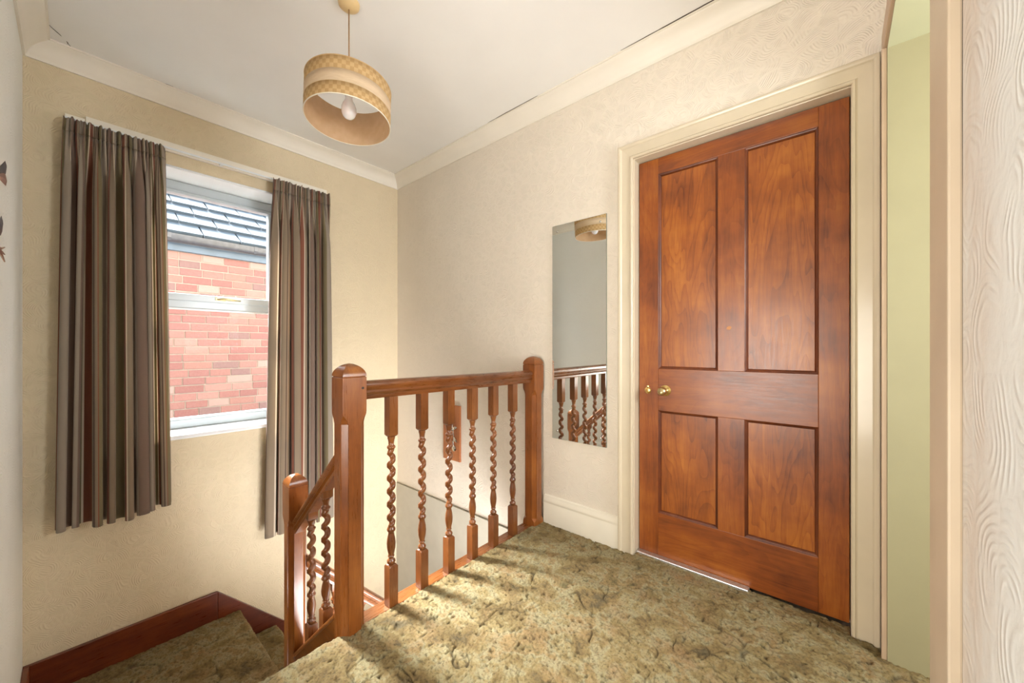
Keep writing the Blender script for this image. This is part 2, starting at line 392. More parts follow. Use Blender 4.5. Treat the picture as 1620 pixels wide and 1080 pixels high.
# east wall: doorway opening y -.93..-.09
EY0, EY1, EZ = -.93, -.085, 2.045
w = MB(); w.box(XE, XE+.12, YS-.15, EY0, -.3, ZC); w.box(XE, XE+.12, EY1, 0, -.3, ZC); w.box(XE, XE+.12, EY0, EY1, EZ, ZC)
build('wall_east', w, M['paper_e'], kind='structure')
cl = build('ceiling', MB().box(-.1, 4.6, -3.0, .1, ZC, ZC+.1), M['ceiling'], kind='structure')
w = MB(); w.box(1.62, 4.6, YS-1.0, 0, -.26, -.035); w.box(1.585, 1.62, YS, -1.24, -.26, -.035)
build('floor', w, M['mortar'], kind='structure')
# bedroom and east room shells so the light has walls to bounce from
w = MB(); w.box(1.4, 3.4, -3.1, -3.0, -.3, ZC); w.box(1.3, 1.4, -3.0, YS-.15, -.3, ZC); w.box(3.4, 3.5, -3.0, YS-.15, -.3, ZC)
build('wall_bedroom', w, M['plaster_low'], kind='structure')
w = MB(); w.box(4.6, 4.7, -1.6, .15, -.3, ZC); w.box(XE+.12, 4.6, -1.6, -1.5, -.3, ZC); w.box(XE+.32, 4.6, EY1, 0, -.05, ZC)
build('wall_east_room', w, M['green'], kind='structure')
# hall floor + under-landing enclosure
build('floor_hall', MB().box(0, 3.3, YS-.15, .15, ZB-.1, ZB), M['plaster_low'], kind='structure')
w = MB(); w.box(3.0, 3.1, YS-.15, 0, ZB, -.26)
build('wall_hall_east', w, M['plaster_low'], kind='structure')

# coving: one trim per side, mitred
def coving(name, side):
    prof = [(0, -.088), (.009, -.088), (.009, -.078), (.014, -.072), (.020, -.056), (.030, -.040), (.044, -.027), (.060, -.018), (.074, -.013), (.078, -.008), (.086, -.008), (.086, 0), (0, 0)]
    rs = []
    for e in (0, 1):
        ring = []
        for o_, z in prof:
            z = ZC + z
            if side == 'w': p = (o_, (YS+o_, -o_)[e], z)
            if side == 'n': p = ((o_, XE-o_)[e], -o_, z)
            if side == 'e': p = (XE-o_, (YS+o_, -o_)[e], z)
            if side == 's': p = ((o_, XE-o_)[e], YS+o_, z)
            ring.append(p)
        rs.append(ring)
    build(name, MB().rings(rs), M['coving'], smooth=True, angle=40, kind='structure')
for i, s_ in enumerate('wnes'): coving('trim_%d' % (i+1), s_)

# thin cracks between ceiling and coving, and beside the door casing
def crack(pts, wd, parent, jit=.002):
    P = [Vector(p) for p in pts]; q = []
    for a, b in zip(P[:-1], P[1:]):
        for k in range(6): q.append(a.lerp(b, k/6) + Vector([random.uniform(-jit, jit) for _ in range(3)]))
    q.append(P[-1])
    n = len(q); r = [wd*(.25+.75*math.sin(PI*(i+.3)/n)) for i in range(n)]
    build('crack', MB().tube(q, r, 5), M['crack'], parent)
crack([(.256,-1.973,ZC),(.12,-1.894,ZC),(.070,-1.875,ZC)], .0018, cl)
crack([(.07,-1.875,ZC),(.075,-1.76,ZC),(.082,-1.64,ZC),(.086,-1.5,ZC)], .0022, cl, .001)
crack([(1.2,-.087,ZC),(1.4,-.087,ZC),(1.61,-.087,ZC)], .0026, cl, .0006)
crack([(2.13,-.087,ZC),(2.35,-.087,ZC),(2.6,-.087,ZC),(2.8,-.087,ZC)], .003, cl, .0006)

# window reveal lining + sill board
w = MB(); w.box(-.25, .004, OPY0, OPY1, OPZ1-.012, OPZ1); w.box(-.25, .002, OPY0, OPY0+.01, OPZ0, OPZ1-.012); w.box(-.25, .002, OPY1-.01, OPY1, OPZ0, OPZ1-.012)
build('trim_5', w, M['reveal'], kind='structure')
build('trim_6', MB().tube([(.004, OPY0, OPZ1-.004), (.004, OPY1, OPZ1-.004)], .005, 8), M['white'], kind='structure', smooth=True)
build('trim_7', MB().box(-.22, .035, OPY0-.03, OPY1+.03, .498, .524), M['white'], kind='structure', bevel=.006, seg=3)

# ------------------------------------------------------------------ window
win = setting('window_1', (-.24, -1.295, .524))
X0, X1 = -.26, -.205
fr = MB(); y0, y1, z0, z1 = OPY0+.01, OPY1-.01, .524, OPZ1-.012
fw = .055
fr.box(X0, X1, y0, y1, z0, z0+fw); fr.box(X0, X1, y0, y1, z1-fw-.005, z1); fr.box(X0, X1, y0, y0+fw, z0+fw, z1-fw-.005); fr.box(X0, X1, y1-fw, y1, z0+fw, z1-fw-.005)
build('frame', fr, M['upvc'], win, bevel=.006)
build('transom', MB().box(X0, X1, y0+fw, y1-fw, 1.29, 1.345), M['upvc'], win, bevel=.008)
sash = MB(); sx0, sx1 = -.25, -.192; a, b = y0+fw, y1-fw; zz0, zz1 = 1.335, z1-fw-.005; sw = .045
sash.box(sx0, sx1, a, b, zz0, zz0+.045); sash.box(sx0, sx1, a, b, zz1-.022, zz1); sash.box(sx0, sx1, a, a+.018, zz0+.045, zz1-.022); sash.box(sx0, sx1, b-.018, b, zz0+.045, zz1-.022)
sash = build('opening_sash', sash, M['upvc'], win, bevel=.006)
build('pane', MB().box(-.232, -.228, a+.018, b-.018, zz0+.045, zz1-.022), M['glass'], sash)
build('pane', MB().box(-.232, -.228, a, b, z0+fw, 1.29), M['glass'], win)
bead = MB(); bz0, bz1 = z0+fw, 1.29
bead.box(-.226, -.208, a, b, bz0, bz0+.014); bead.box(-.226, -.208, a, b, bz1-.012, bz1); bead.box(-.226, -.208, a, a+.012, bz0, bz1); bead.box(-.226, -.208, b-.012, b, bz0, bz1)
build('glazing_bead', bead, M['white'], win, bevel=.003)
hy = -1.21; hd = MB(); hd.box(-.194, -.186, hy-.045, hy+.012, 1.350, 1.372)
h = build('handle_plate', hd, M['old_brass'], win, bevel=.003)
build('handle_lever', MB().tube([(-.186, hy-.03, 1.361), (-.168, hy-.026, 1.361), (-.162, hy-.005, 1.362), (-.162, hy+.045, 1.358), (-.164, hy+.09, 1.357)], [.008, .008, .008, .0065, .005], 10), M['old_brass'], h, smooth=True)
win_l = win

# ------------------------------------------------------------------ door (north wall)
door = setting('door_1', (2.575, .055, 0))
LX0, LX1, LZ0, LZ1, YF, YBk = 2.166, 2.984, -.013, 1.992, .055, .093
leaf = bpy.data.objects.new('door_leaf', None); C.objects.link(leaf); leaf.parent = door
SL, SR = 2.264, 2.892
build('stile', MB().box(LX0, SL, YF, YBk, LZ0, LZ1), M['door_z'], leaf, bevel=.002)
build('stile', MB().box(SR, LX1, YF, YBk, LZ0, LZ1), M['door_z'], leaf, bevel=.002)
for za, zb in ((LZ0, .203), (.719, .930), (1.912, LZ1)): build('rail', MB().box(SL, SR, YF, YBk, za, zb), M['door_x'], leaf, bevel=.0012)
MX0, MX1 = 2.534, 2.640
for za, zb in ((.203, .719), (.930, 1.912)): build('muntin', MB().box(MX0, MX1, YF, YBk, za, zb), M['door_z'], leaf, bevel=.0012)
for xa, xb in ((SL, MX0), (MX1, SR)):
    for za, zb in ((.203, .719), (.930, 1.912)):
        build('panel', MB().box(xa, xb, YF+.014, YBk-.012, za, zb), M['door_panel'], leaf)
        # ovolo moulding around the panel, mitred
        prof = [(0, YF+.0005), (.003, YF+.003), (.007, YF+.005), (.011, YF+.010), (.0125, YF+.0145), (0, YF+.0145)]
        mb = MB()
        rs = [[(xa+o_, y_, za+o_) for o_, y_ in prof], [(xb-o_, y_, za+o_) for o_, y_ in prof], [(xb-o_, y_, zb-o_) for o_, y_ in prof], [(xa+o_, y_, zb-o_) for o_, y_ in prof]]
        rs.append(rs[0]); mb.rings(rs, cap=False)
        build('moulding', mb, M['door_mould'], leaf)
# knob with rose, and escutcheon
kx, kz = 2.300, .822
r_ = build('knob_rose', MB().lathe([(.0, 0), (.027, 0), (.027, .003), (.022, .007), (.015, .009), (.013, .012), (0, .012)], (kx, YF, kz), 24, 'y'), M['brass'], leaf, smooth=True, angle=50)
prof = [(0, .008), (.009, .008), (.009, .022), (.012, .028), (.018, .034), (.0215, .044), (.022, .052), (.019, .062), (.012, .069), (0, .071)]
build('knob', MB().lathe(prof, (kx, YF, kz), 24, 'y'), M['old_brass'], leaf, smooth=True)
e_ = MB().lathe([(0, 0), (.017, 0), (.017, .002), (.013, .005), (.009, .006), (0, .006)], (2.212, YF, .817), 20, 'y')
e_.lathe([(0, 0), (.007, 0), (.006, .006), (0, .007)], (2.212, YF, .838), 12, 'y')
e_.box(2.2105, 2.2135, YF-.012, YF-.004, .806, .824)
build('key_escutcheon', e_, M['brass'], leaf, smooth=True, angle=50)
build('paint_chip', MB().prism([(2.568, 1.118), (2.584, 1.116), (2.590, 1.127), (2.583, 1.134), (2.571, 1.129)], 'y', YF-.0006, YF+.0005), mat_plain('bare_wood_chip', (.55, .24, .09), .6), leaf)
# lining + stop + architraves
j = MB(); j.box(DX0-.03, LX0-.003, .0, .15, -.03, 2.0); j.box(LX1+.003, DX1+.03, .0, .15, -.03, 2.0); j.box(DX0-.03, DX1+.03, 0, .15, 1.996, 2.03); j.box(LX0-.01, LX0+.014, YBk+.002, .14, -.03, 2.0); j.box(LX1-.014, LX1+.01, YBk+.002, .14, -.03, 2.0); j.box(LX0, LX1, YBk+.002, .14, 1.98, 2.0)
build('door_lining', j, M['gloss_cream'], door, bevel=.002)
def arch_prof(t):   # (offset across from inner edge outward, projection)
    return [(0, 0), (0, .014), (.004, .018), (.010, .018), (.013, .014), (.017, .012), (.056, .016), (.060, .022), (.066, .025), (.073, .025), (.076, .022), (.076, 0)]
def architrave(xa, xb, zt, zb, mt, parent, y=0):
    pr = arch_prof(0)
    L = [[(xa-o_, y-d, zb) for o_, d in pr], [(xa-o_, y-d, zt+o_) for o_, d in pr]]
    T = [[(xa-o_, y-d, zt+o_) for o_, d in pr], [(xb+o_, y-d, zt+o_) for o_, d in pr]]
    R_ = [[(xb+o_, y-d, zb) for o_, d in pr], [(xb+o_, y-d, zt+o_) for o_, d in pr]]
    for q in (L, T, R_): build('architrave', MB().rings(q), mt, parent, smooth=True, angle=25)
architrave(2.159, 2.988, 1.999, -.03, M['gloss_cream'], door)
build('threshold_strip', MB().box(LX0, 2.66, .016, .053, -.036, -.006), M['alu'], door, bevel=.003)  # bright strip standing in for the light showing under the door
crack([(3.068,-.004,2.05),(3.067,-.004,1.5),(3.067,-.004,.9),(3.068,-.004,.0)], .002, door, .0015)
# floor of the room behind the door
build('floor_far_room', MB().box(2.0, 3.2, .0, .6, -.30, -.034), M['mortar'], kind='structure')
w = MB(); w.box(1.9, 3.3, .6, .65, -.05, 2.35); w.box(1.9, 2.0, .15, .6, -.05, 2.35); w.box(3.2, 3.3, .15, .6, -.05, 2.35); w.box(2.0, 3.2, .15, .6, 2.25, 2.35)
build('wall_far_room', w, M['reveal'], kind='structure')

# east doorway: casing and deep green painted reveal
d2 = setting('door_2', (XE, -.5, 0))
build('lining_side', MB().box(XE-.004, XE+.33, EY1-.006, EY1+.002, -.04, EZ-.006), M['green'], d2)
build('lining_side', MB().box(XE-.004, XE+.33, EY0-.002, EY0+.006, -.04, EZ-.006), M['green'], d2)
build('lining_head', MB().box(XE-.004, XE+.33, EY0-.002, EY1+.002, EZ-.006, EZ+.002), M['green_soffit'], d2)
build('casing', MB().box(XE-.014, XE+.001, EY1, -.026, -.04, EZ), M['pink_cream'], d2, bevel=.003)
build('casing', MB().box(XE-.014, XE+.001, EY0-.135, EY0, -.04, EZ+.075), M['beige'], d2, bevel=.003)
build('casing', MB().box(XE-.014, XE+.001, EY0, -.026, EZ, EZ+.075), M['pink_cream'], d2, bevel=.003)
build('casing_bead', MB().box(XE-.018, XE-.004, EY1-.002, EY1+.010, -.04, EZ), M['pink_cream'], d2, bevel=.002)
crack([(XE,EY0-.136,2.3),(XE,EY0-.136,1.6),(XE,EY0-.136,.9),(XE,EY0-.136,.0)], .0005, d2, .0004)

# skirting on the north wall
sk = [(0, -.03), (.019, -.03), (.019, .098), (.0165, .103), (.0165, .108), (.018, .112), (.017, .122), (.012, .132), (.009, .145), (.004, .150), (0, .150)]
build('baseboard_north', MB().rings([[(x, -o_, z) for o_, z in sk] for x in (1.605, 2.0829)]), M['gloss_cream2'], smooth=True, angle=30, kind='structure')

# ------------------------------------------------------------------ stairs
RIS, Z1 = .2117, -.015
ZL = Z1 - 3*RIS            # -.65
st = thing('staircase', 'carpeted winding staircase with dark red-brown wall strings, going down below the window', 'staircase', (.6, -1.6, ZL))
XN = 1.567
carp = thing('fitted_carpet', 'olive and gold mottled carved shag carpet covering the upper landing', 'carpet', (2.3, -1.0, -.03))
def off3(pts, d): return pts
o = carpet_sheet('carpet_pile', [(3.062, -.022), (XN+.016, -.022)], -1.235, -.021, 'y', .0036, carp)
o = carpet_sheet('carpet_pile', [(3.062, -.022), (XN+.012, -.022), (XN+.003, -.026), (XN, -.035), (XN, -.05), (XN+.018, -.07), (XN+.018, -.215)], YS+.002, -1.235, 'y', .0036, carp)
o = carpet_sheet('carpet_pile', [(3.5, -.022), (3.062, -.022)], EY0+.002, EY1-.003, 'y', .006, carp)
o = carpet_sheet('carpet_pile', [(LX1, -.022), (LX0, -.022)], -.021, .04, 'y', .005, carp, .9)
def step_carpet(x0, x1, z, w0, w1, along, res=.006):
    """tread from back a=x0 to nosing a=x1 then down its riser"""
    s = 1 if x1 > x0 else -1
    return carpet_sheet('step_carpet', [(x0, z-.012), (x1-s*.012, z-.012), (x1-s*.003, z-.016), (x1, z-.025), (x1, z-.04), (x1-s*.018, z-.06), (x1-s*.018, z-RIS-.005)], w0, w1, along, res, st)
G = .22
def carcase(x0, x1, y0, y1, z): build('step', MB().box(x0, x1, y0, y1, z-RIS-.02, z-.014), M['string'], st)
for k in (1, 2):
    xn = XN - G*k; z = Z1 - RIS*k
    step_carpet(xn+G+.02, xn, z, YS+.022, -1.245, 'y'); carcase(xn+.02, xn+G+.017, YS+.022, -1.245, z)
# quarter landing
carpet_sheet('step_carpet', [(YS+.022, ZL-.012), (-1.182, ZL-.012), (-1.173, ZL-.016), (-1.17, ZL-.025), (-1.17, ZL-.04), (-1.188, ZL-.06), (-1.188, ZL-RIS)], .024, 1.13, 'x', .005, st)
build('step', MB().box(.022, XN-2*G+.015, YS+.002, -1.19, ZL-RIS-.02, ZL-.014), M['string'], st)
GL = .21
for k in range(1, 6):
    yn = -1.17 + GL*k; z = ZL - RIS*k
    o = carpet_sheet('step_carpet', [(yn-GL-.018, z-.012), (yn-.012, z-.012), (yn-.003, z-.016), (yn, z-.025), (yn, z-.04), (yn-.018, z-.06), (yn-.018, z-RIS)], .024, 1.03, 'x', .009, st)
    build('step', MB().box(.022, 1.03, yn-GL-.018, yn-.02, z-RIS-.02, z-.014), M['string'], st)
# wall strings
zt = -.487
def strg(y): return zt - (y+1.284)*1.03
s1 = MB(); s1.prism([(YS+.001, zt), (-1.284, zt), (-1.284, ZL-.3), (YS+.001, ZL-.3)], 'x', .001, .022)
build('wall_string', s1, M['string'], st, bevel=.003)
s1 = MB(); s1.prism([(-1.2835, zt), (-.014, strg(-.014)), (-.014, strg(-.014)-.42), (-1.2835, ZL-.3)], 'x', .001, .022)
build('wall_string', s1, M['string'], st, bevel=.003)
s1 = MB(); s1.prism([(.023, zt), (1.02, zt), (1.60, .15), (1.60, -.06), (1.15, ZL-.1), (.023, ZL-.3)], 'y', YS+.001, YS+.021)
build('wall_string', s1, M['string'], st, bevel=.003)
# landing fascia and nosing along the stairwell
build('trim_8', MB().box(1.535, 1.583, -1.15, -.002, -.27, -.036), M['reveal'], kind='structure')

# ------------------------------------------------------------------ balustrades
def newel(name, c, s, zb, ztop, parent, zblock, z_rail_block=None):
    """square post: top block, stop-chamfered shaft, domed four-sided cap"""
    h = s/2; cx, cy = c; rs = []
    def sect(ch, q, hh=h):
        pts = []
        for sx, sy in ((1, 1), (-1, 1), (-1, -1), (1, -1)):
            a = [(hh, hh-ch), (hh-q, hh-ch), (hh-ch, hh-q), (hh-ch, hh)]
            a = [(sx*x, sy*y) for x, y in a]
            if sx*sy < 0: a.reverse()
            pts += a
        return pts
    def ring(z, ch, q, hh=h): rs.append([(cx+x, cy+y, z) for x, y in sect(ch, q, hh)])
    ring(zb, .0005, .0001)
    if z_rail_block is not None:
        ring(z_rail_block, .0005, .0001); ring(z_rail_block+.03, .006, .001)
        ring(z_rail_block+.045, .021, .004)
    else: ring(zb+.001, .021, .004)
    ring(zblock-.045, .021, .004); ring(zblock-.028, .014, .003); ring(zblock-.012, .003, .0004); ring(zblock, .0005, .0001)
    zc = ztop-.048
    ring(zc-.004, .0005, .0001); ring(zc-.001, .002, .0005, h-.003); ring(zc+.001, .002, .0005, h-.003)
    p = build(name, MB().rings(rs), M['stain_z'], parent, bevel=.0015, seg=1)
    rs2 = []
    for t in [0, .08, .22, .38, .54, .7, .84, .94, 1]:
        hh = h*(1-t**2.0)**.62 if t < 1 else .0008
        if t == 0: hh = h
        rs2.append([(cx+sx*hh, cy+sy*hh, zc+.001+t*(ztop-zc-.001)) for sx, sy in ((1,1),(-1,1),(-1,-1),(1,-1))])
    cp = build('post_cap', MB().rings(rs2), M['stain_x'], p, world=False)
    # world -> local (post mesh is relative to the thing origin)
    o_ = origin_of(parent)
    for v in cp.data.vertices: v.co -= o_
    cp.data.polygons.foreach_set('use_smooth', [True]*len(cp.data.polygons)); cp.data.set_sharp_from_angle(angle=math.radians(40))
    return p
RAILP = [(-.020, -.070), (.020, -.070), (.022, -.064), (.022, -.055), (.026, -.050), (.029, -.044), (.026, -.036), (.029, -.028), (.032, -.020), (.031, -.011), (.024, -.004), (.012, 0),
         (-.012, 0), (-.024, -.004), (-.031, -.011), (-.032, -.020), (-.029, -.028), (-.026, -.036), (-.029, -.044), (-.026, -.050), (-.022, -.055), (-.022, -.064)]
def baluster_mesh(zb, z0, z1, zt, s=.039):
    """square foot zb..z0, turned z0..z1 with barley twist, square head z1..zt (local z)"""
    mb = MB(); h = s/2
    def sq(za, zb_, ca, cb):
        rs = []
        for z, hh in ((za, h-ca), (za+(.008 if ca else 0), h), (zb_-(.008 if cb else 0), h), (zb_, h-cb)):
            rs.append([(x*hh, y*hh, z) for x, y in ((1,1),(-1,1),(-1,-1),(1,-1))])
        mb.rings(rs)
    sq(zb, z0, 0, .006); sq(z1, zt, .006, 0)
    nh = len(mb.f)
    L = z1 - z0
    # turned profile measured from the photograph, fractions of the turned length
    pr = [(0, .011), (.006, .015), (.018, .0175), (.03, .0165), (.04, .011), (.05, .0095), (.062, .0135), (.07, .011), (.085, .0125), (.12, .0165), (.16, .0180), (.20, .0160), (.235, .012), (.25, .0115), (.258, .016), (.268, .0178), (.28, .0165), (.29, .0125)]
    top = [(.90, .0125), (.908, .0165), (.917, .0175), (.925, .0155), (.932, .011), (.955, .0115), (.975, .0135), (.985, .0155), (1.0, .0155)]
    n = 14; rs = []
    def ring(z, r, a=0, off=0, rt=None):
        rt = r if rt is None else rt; q = []
        for i in range(n):
            b = 2*PI*i/n - a; u_, v_ = off+r*math.cos(b), rt*math.sin(b)
            q.append((u_*math.cos(a)-v_*math.sin(a), u_*math.sin(a)+v_*math.cos(a), z))
        rs.append(q)
    for t, r in pr: ring(z0+L*t, r)
    ta, tb = .295, .895; N = 80; turns = 5.6*(L/.50)
    for k in range(N+1):
        u = k/N; e = min(1, u/.06, (1-u)/.06); a = 2*PI*turns*u
        ring(z0+L*(ta+(tb-ta)*u), .0125-.0010*e, a, .0064*e, .0125+.0022*e)
    for t, r in top: ring(z0+L*t, r)
    mb.rings(rs)
    me = bpy.data.meshes.new('baluster'); me.from_pydata(mb.v, [], mb.f)
    bm = bmesh.new(); bm.from_mesh(me); bmesh.ops.recalc_face_normals(bm, faces=bm.faces); bm.to_mesh(me); bm.free()
    sm = [i >= nh for i in range(len(me.polygons))]; me.polygons.foreach_set('use_smooth', sm)
    me.set_sharp_from_angle(angle=math.radians(60)); me.materials.append(M['baluster']); return me
XB = 1.56
bal = thing('landing_balustrade', 'level barley-twist balustrade with two square posts along the landing edge', 'balustrade', (XB, -.65, -.02))
newel('newel_post', (XB, -1.195), .090, -.62, .977, bal, .80, -.5)
newel('newel_post', (XB, -.063), .088, -.27, .985, bal, .80, -.02)
build('handrail', MB().rings([[(XB+a_, y, z+b_) for a_, b_ in RAILP] for y, z in ((-1.151, .908), (-.106, .900))]), M['stain_y'], bal, smooth=True, angle=35)
build('nosing_board', MB().box(1.512, 1.582, -1.15, -.107, -.038, -.018), M['stain_y'], bal, bevel=.005, seg=3)
bm1 = baluster_mesh(-.016, .150, .672, .836)
for i, y in enumerate((-1.019, -.867, -.715, -.563, -.411, -.253)):
    o = link('baluster', bm1, None, bal); o.location = Vector((XB, y, 0)) - bal.location
build('wood_plug', MB().lathe([(0, 0), (.005, 0), (.005, .0012), (0, .0015)], (XB+.045, -1.165, .885), 10, 'x'), M['dark_metal'], bal)

sb = thing('stair_balustrade', 'short sloping barley-twist balustrade with lower post, beside the top steps', 'balustrade', (1.3, -1.2, -.3))
NX, NY = 1.068, -1.208
newel('newel_post', (NX, NY), .080, -1.2, .460, sb, .28, None)
YB = -1.203
def zr(x): return .672 + (x-1.55)*.90
def zs(x): return .055 + (x-1.55)*.90
build('handrail', MB().rings([[(x, YB+a_, zr(x)+b_*1.05) for a_, b_ in RAILP] for x in (1.516, 1.108)]), M['stain_x'], sb, smooth=True, angle=35)
build('outer_string', MB().prism([(1.515, zs(1.515)), (1.108, zs(1.108)), (1.108, zs(1.108)-.40), (1.515, -.34)], 'y', YB-.022, YB+.022), M['stain_x'], sb, bevel=.004)
build('string_cap', MB().prism([(1.515, zs(1.515)+.012), (1.108, zs(1.108)+.012), (1.108, zs(1.108)-.006), (1.515, zs(1.515)-.006)], 'y', YB-.030, YB+.030), M['stain_x'], sb, bevel=.004)
for x in (1.235, 1.378):
    z0 = zs(x)+.085; z1 = zr(x)-.07-.022
    me = baluster_mesh(zs(x)-.02, z0, z1, zr(x)-.045)
    o = link('baluster', me, None, sb); o.location = Vector((x, YB, 0)) - sb.location

lb = thing('lower_flight_balustrade', 'handrail of the lower flight running down behind the twisted balusters', 'balustrade', (NX, -.6, -1.2))
def zlr(y): return .03 - (y+1.117)*1.03
build('handrail', MB().rings([[(NX+a_, y, zlr(y)+b_*1.1) for a_, b_ in RAILP] for y in (-1.167, -.09)]), M['stain_y'], lb, smooth=True, angle=35)
build('outer_string', MB().prism([(-1.167, zlr(-1.167)-.70), (-.09, zlr(-.09)-.70), (-.09, zlr(-.09)-1.10), (-1.167, zlr(-1.167)-1.10)], 'x', NX-.021, NX+.021), M['stain_y'], lb, bevel=.004)
for k in range(7):
    y = -1.03 + .14*k
    if k == 0:
        ml = baluster_mesh(zlr(y)-.72, zlr(y)-.60, zlr(y)-.10, zlr(y)-.05); y00 = y
    o = link('baluster', ml, None, lb); o.location = Vector((NX, y, zlr(y)-zlr(y00))) - lb.location
newel('newel_post', (NX, -.048), .080, -2.6, -.55, lb, -.75, None)

# ------------------------------------------------------------------ curtains
def curtain(name, label, ys, ztop, zbot, seed, nf, x0=.085, cloth=.75):
    """ys: (top left, top right, bottom left, bottom right) y positions"""
    r = random.Random(seed); t = thing(name, label, 'curtain', (x0, (ys[2]+ys[3])/2, zbot), 'striped curtains at the window')
    nu, nv = nf*16, 60
    ph = [0]; 
    for k in range(nf): ph.append(ph[-1] + r.uniform(.65, 1.4))
    tot = ph[-1]; ph = [p/tot for p in ph]
    amp = [r.uniform(.55, 1.25) for _ in range(nf)]; skew = [r.uniform(-.35, .35) for _ in range(nf)]; drift = [r.uniform(-.25, .25) for _ in range(nf)]
    fine = [r.uniform(0, 2*PI) for _ in range(4)]
    V = []; UV = []
    for jv in range(nv+1):
        v = jv/nv; z = ztop + (zbot-ztop)*v
        ya = ys[0]+(ys[2]-ys[0])*v**.7; yb = ys[1]+(ys[3]-ys[1])*v**.7
        g = min(1, max(0, (v-.02)/.16)); g = g*g*(3-2*g)
        for i in range(nu+1):
            u = i/nu
            k = 0
            while k < nf-1 and u > ph[k+1]: k += 1
            f = (u-ph[k])/(ph[k+1]-ph[k]); a = amp[k]
            kk = min(nf-1, k+1) if f > .5 else max(0, k-1); a = a*(1-abs(f-.5)) + amp[kk]*abs(f-.5)
            full = a*(.5-.5*math.cos(2*PI*f))
            finew = .007*math.sin(u*nf*2.6*PI*2+fine[0]+1.3*math.sin(u*17)) + .004*math.sin(u*nf*7*PI+fine[1])
            mid = math.exp(-((v-.12)/.10)**2)*.008*math.sin(u*nf*4*PI+fine[3]+math.sin(u*23))
            x = x0 + (1-g)*finew*1.5 + mid*g + g*(.072*full - .026) + .005*g*math.sin(3*v+6*u+fine[2]) + .006*g*math.sin(u*31+v*1.7+seed)
            lat = skew[k]*math.sin(2*PI*f)*1.3 + .35*math.sin(4*PI*f) + drift[k]*v*math.sin(PI*f)*1.6
            y = ya + (yb-ya)*u + g*lat*(yb-ya)/nf*.55
            V.append((x, y, z + (.005*math.sin(u*nf*9+fine[0]) + .003*math.sin(u*nf*21))*max(0, 1-v/.05) - .01*math.sin(u*9+seed)*v - .006*v*full)); UV.append((u*cloth + seed*.137, z))
    mb = MB()
    cut = int(nv*.045)
    def sheet(j0, j1, nm, parent):
        me = bpy.data.meshes.new(nm); W_ = nu+1; off = origin_of(t)
        me.from_pydata([tuple(Vector(V[j*W_+i])-off) for j in range(j0, j1+1) for i in range(W_)], [], [((j)*W_+i, (j)*W_+i+1, (j+1)*W_+i+1, (j+1)*W_+i) for j in range(j1-j0) for i in range(nu)])
        uvl = me.uv_layers.new(name='UVMap'); 
        for lp in me.loops:
            j = lp.vertex_index//W_ + j0; i = lp.vertex_index % W_; uvl.data[lp.index].uv = UV[j*W_+i]
        me.polygons.foreach_set('use_smooth', [True]*len(me.polygons))
        o = link(nm, me, M['curtain'], parent); s_ = o.modifiers.new('thick', 'SOLIDIFY'); s_.thickness = .0022; return o
    sheet(cut, nv, 'curtain_drop', t)
    hd = sheet(0, cut, 'gathered_heading', t)
    # little stitched ruffle above the heading
    tape = MB(); pts = [Vector(V[(cut//2+1)*(nu+1)+i]) + Vector((.0035, 0, 0)) for i in range(0, nu+1, 2)]
    tape.tube(pts, .0012, 5); build('gather_cord', tape, M['curtain'], t)
    for i in range(0, nu+1, max(1, nu//9)):
        p = V[i]; build('curtain_hook', MB().tube([(p[0]-.006, p[1], p[2]-.03), (p[0]-.02, p[1], p[2]-.015), (.062, p[1], p[2]+.006)], .0015, 5), M['white'], t)
    return t
curtain('curtain', 'left-hand brown, taupe and rust striped curtain with gathered heading, covering the left of the window', (-1.905, -1.535, -1.930, -1.505), 2.165, .145, 3, 8, .088, .98)
curtain('curtain', 'right-hand longer brown and grey striped curtain, behind the taller stair post', (-1.00, -.632, -1.035, -.605), 2.172, -.21, 8, 7, .088, .95)
rl = thing('curtain_rail', 'thin white curtain rail on a cream batten above the window', 'curtain rail', (.03, -1.27, 2.19))
build('batten', MB().box(.0005, .022, -1.83, -.62, 2.172, 2.226), M['coving'], rl, bevel=.002)
build('batten', MB().box(.0005, .016, -1.90, -1.832, 2.160, 2.212), M['coving'], rl, bevel=.002)
build('rail', MB().box(.050, .058, -1.90, -.64, 2.172, 2.182), M['white'], rl, bevel=.002)
for y in (-1.86, -1.27, -.68): build('bracket', MB().box(.018, .052, y-.008, y+.008, 2.174, 2.180), M['white'], rl)

# ------------------------------------------------------------------ pendant lamp
px_, py_ = 1.353, -1.096
lamp = thing('pendant_lamp', 'ceiling pendant with round drum shade in woven tan bands and plain beige band', 'lamp', (px_, py_, 2.0))
build('ceiling_rose', MB().lathe([(0, 2.492), (.012, 2.492), (.030, 2.498), (.042, 2.508), (.044, 2.52), (0, 2.52)], (px_, py_, 0), 24), M['rose'], lamp, smooth=True, angle=50)
build('flex', MB().tube([(px_, py_, 2.495), (px_+.001, py_, 2.3), (px_, py_, 2.165)], .0028, 8), M['flex'], lamp, smooth=True)
build('lamp_holder', MB().lathe([(0, 2.175), (.010, 2.175), (.014, 2.165), (.019, 2.155), (.019, 2.125), (.016, 2.118), (0, 2.118)], (px_, py_, 0), 18), M['white'], lamp, smooth=True, angle=50)
build('bulb', MB().lathe([(0, 2.125), (.014, 2.125), (.014, 2.108), (.017, 2.098), (.024, 2.086), (.029, 2.072), (.0305, 2.058), (.029, 2.045), (.024, 2.033), (.016, 2.025), (.007, 2.021), (0, 2.0205)], (px_, py_, 0), 24), M['bulb'], lamp, smooth=True)
RS, SB, ST = .171, 2.006, 2.162
shade_e = bpy.data.objects.new('drum_shade', None); C.objects.link(shade_e); shade_e.parent = lamp; shade_e.location = (0, 0, .08)
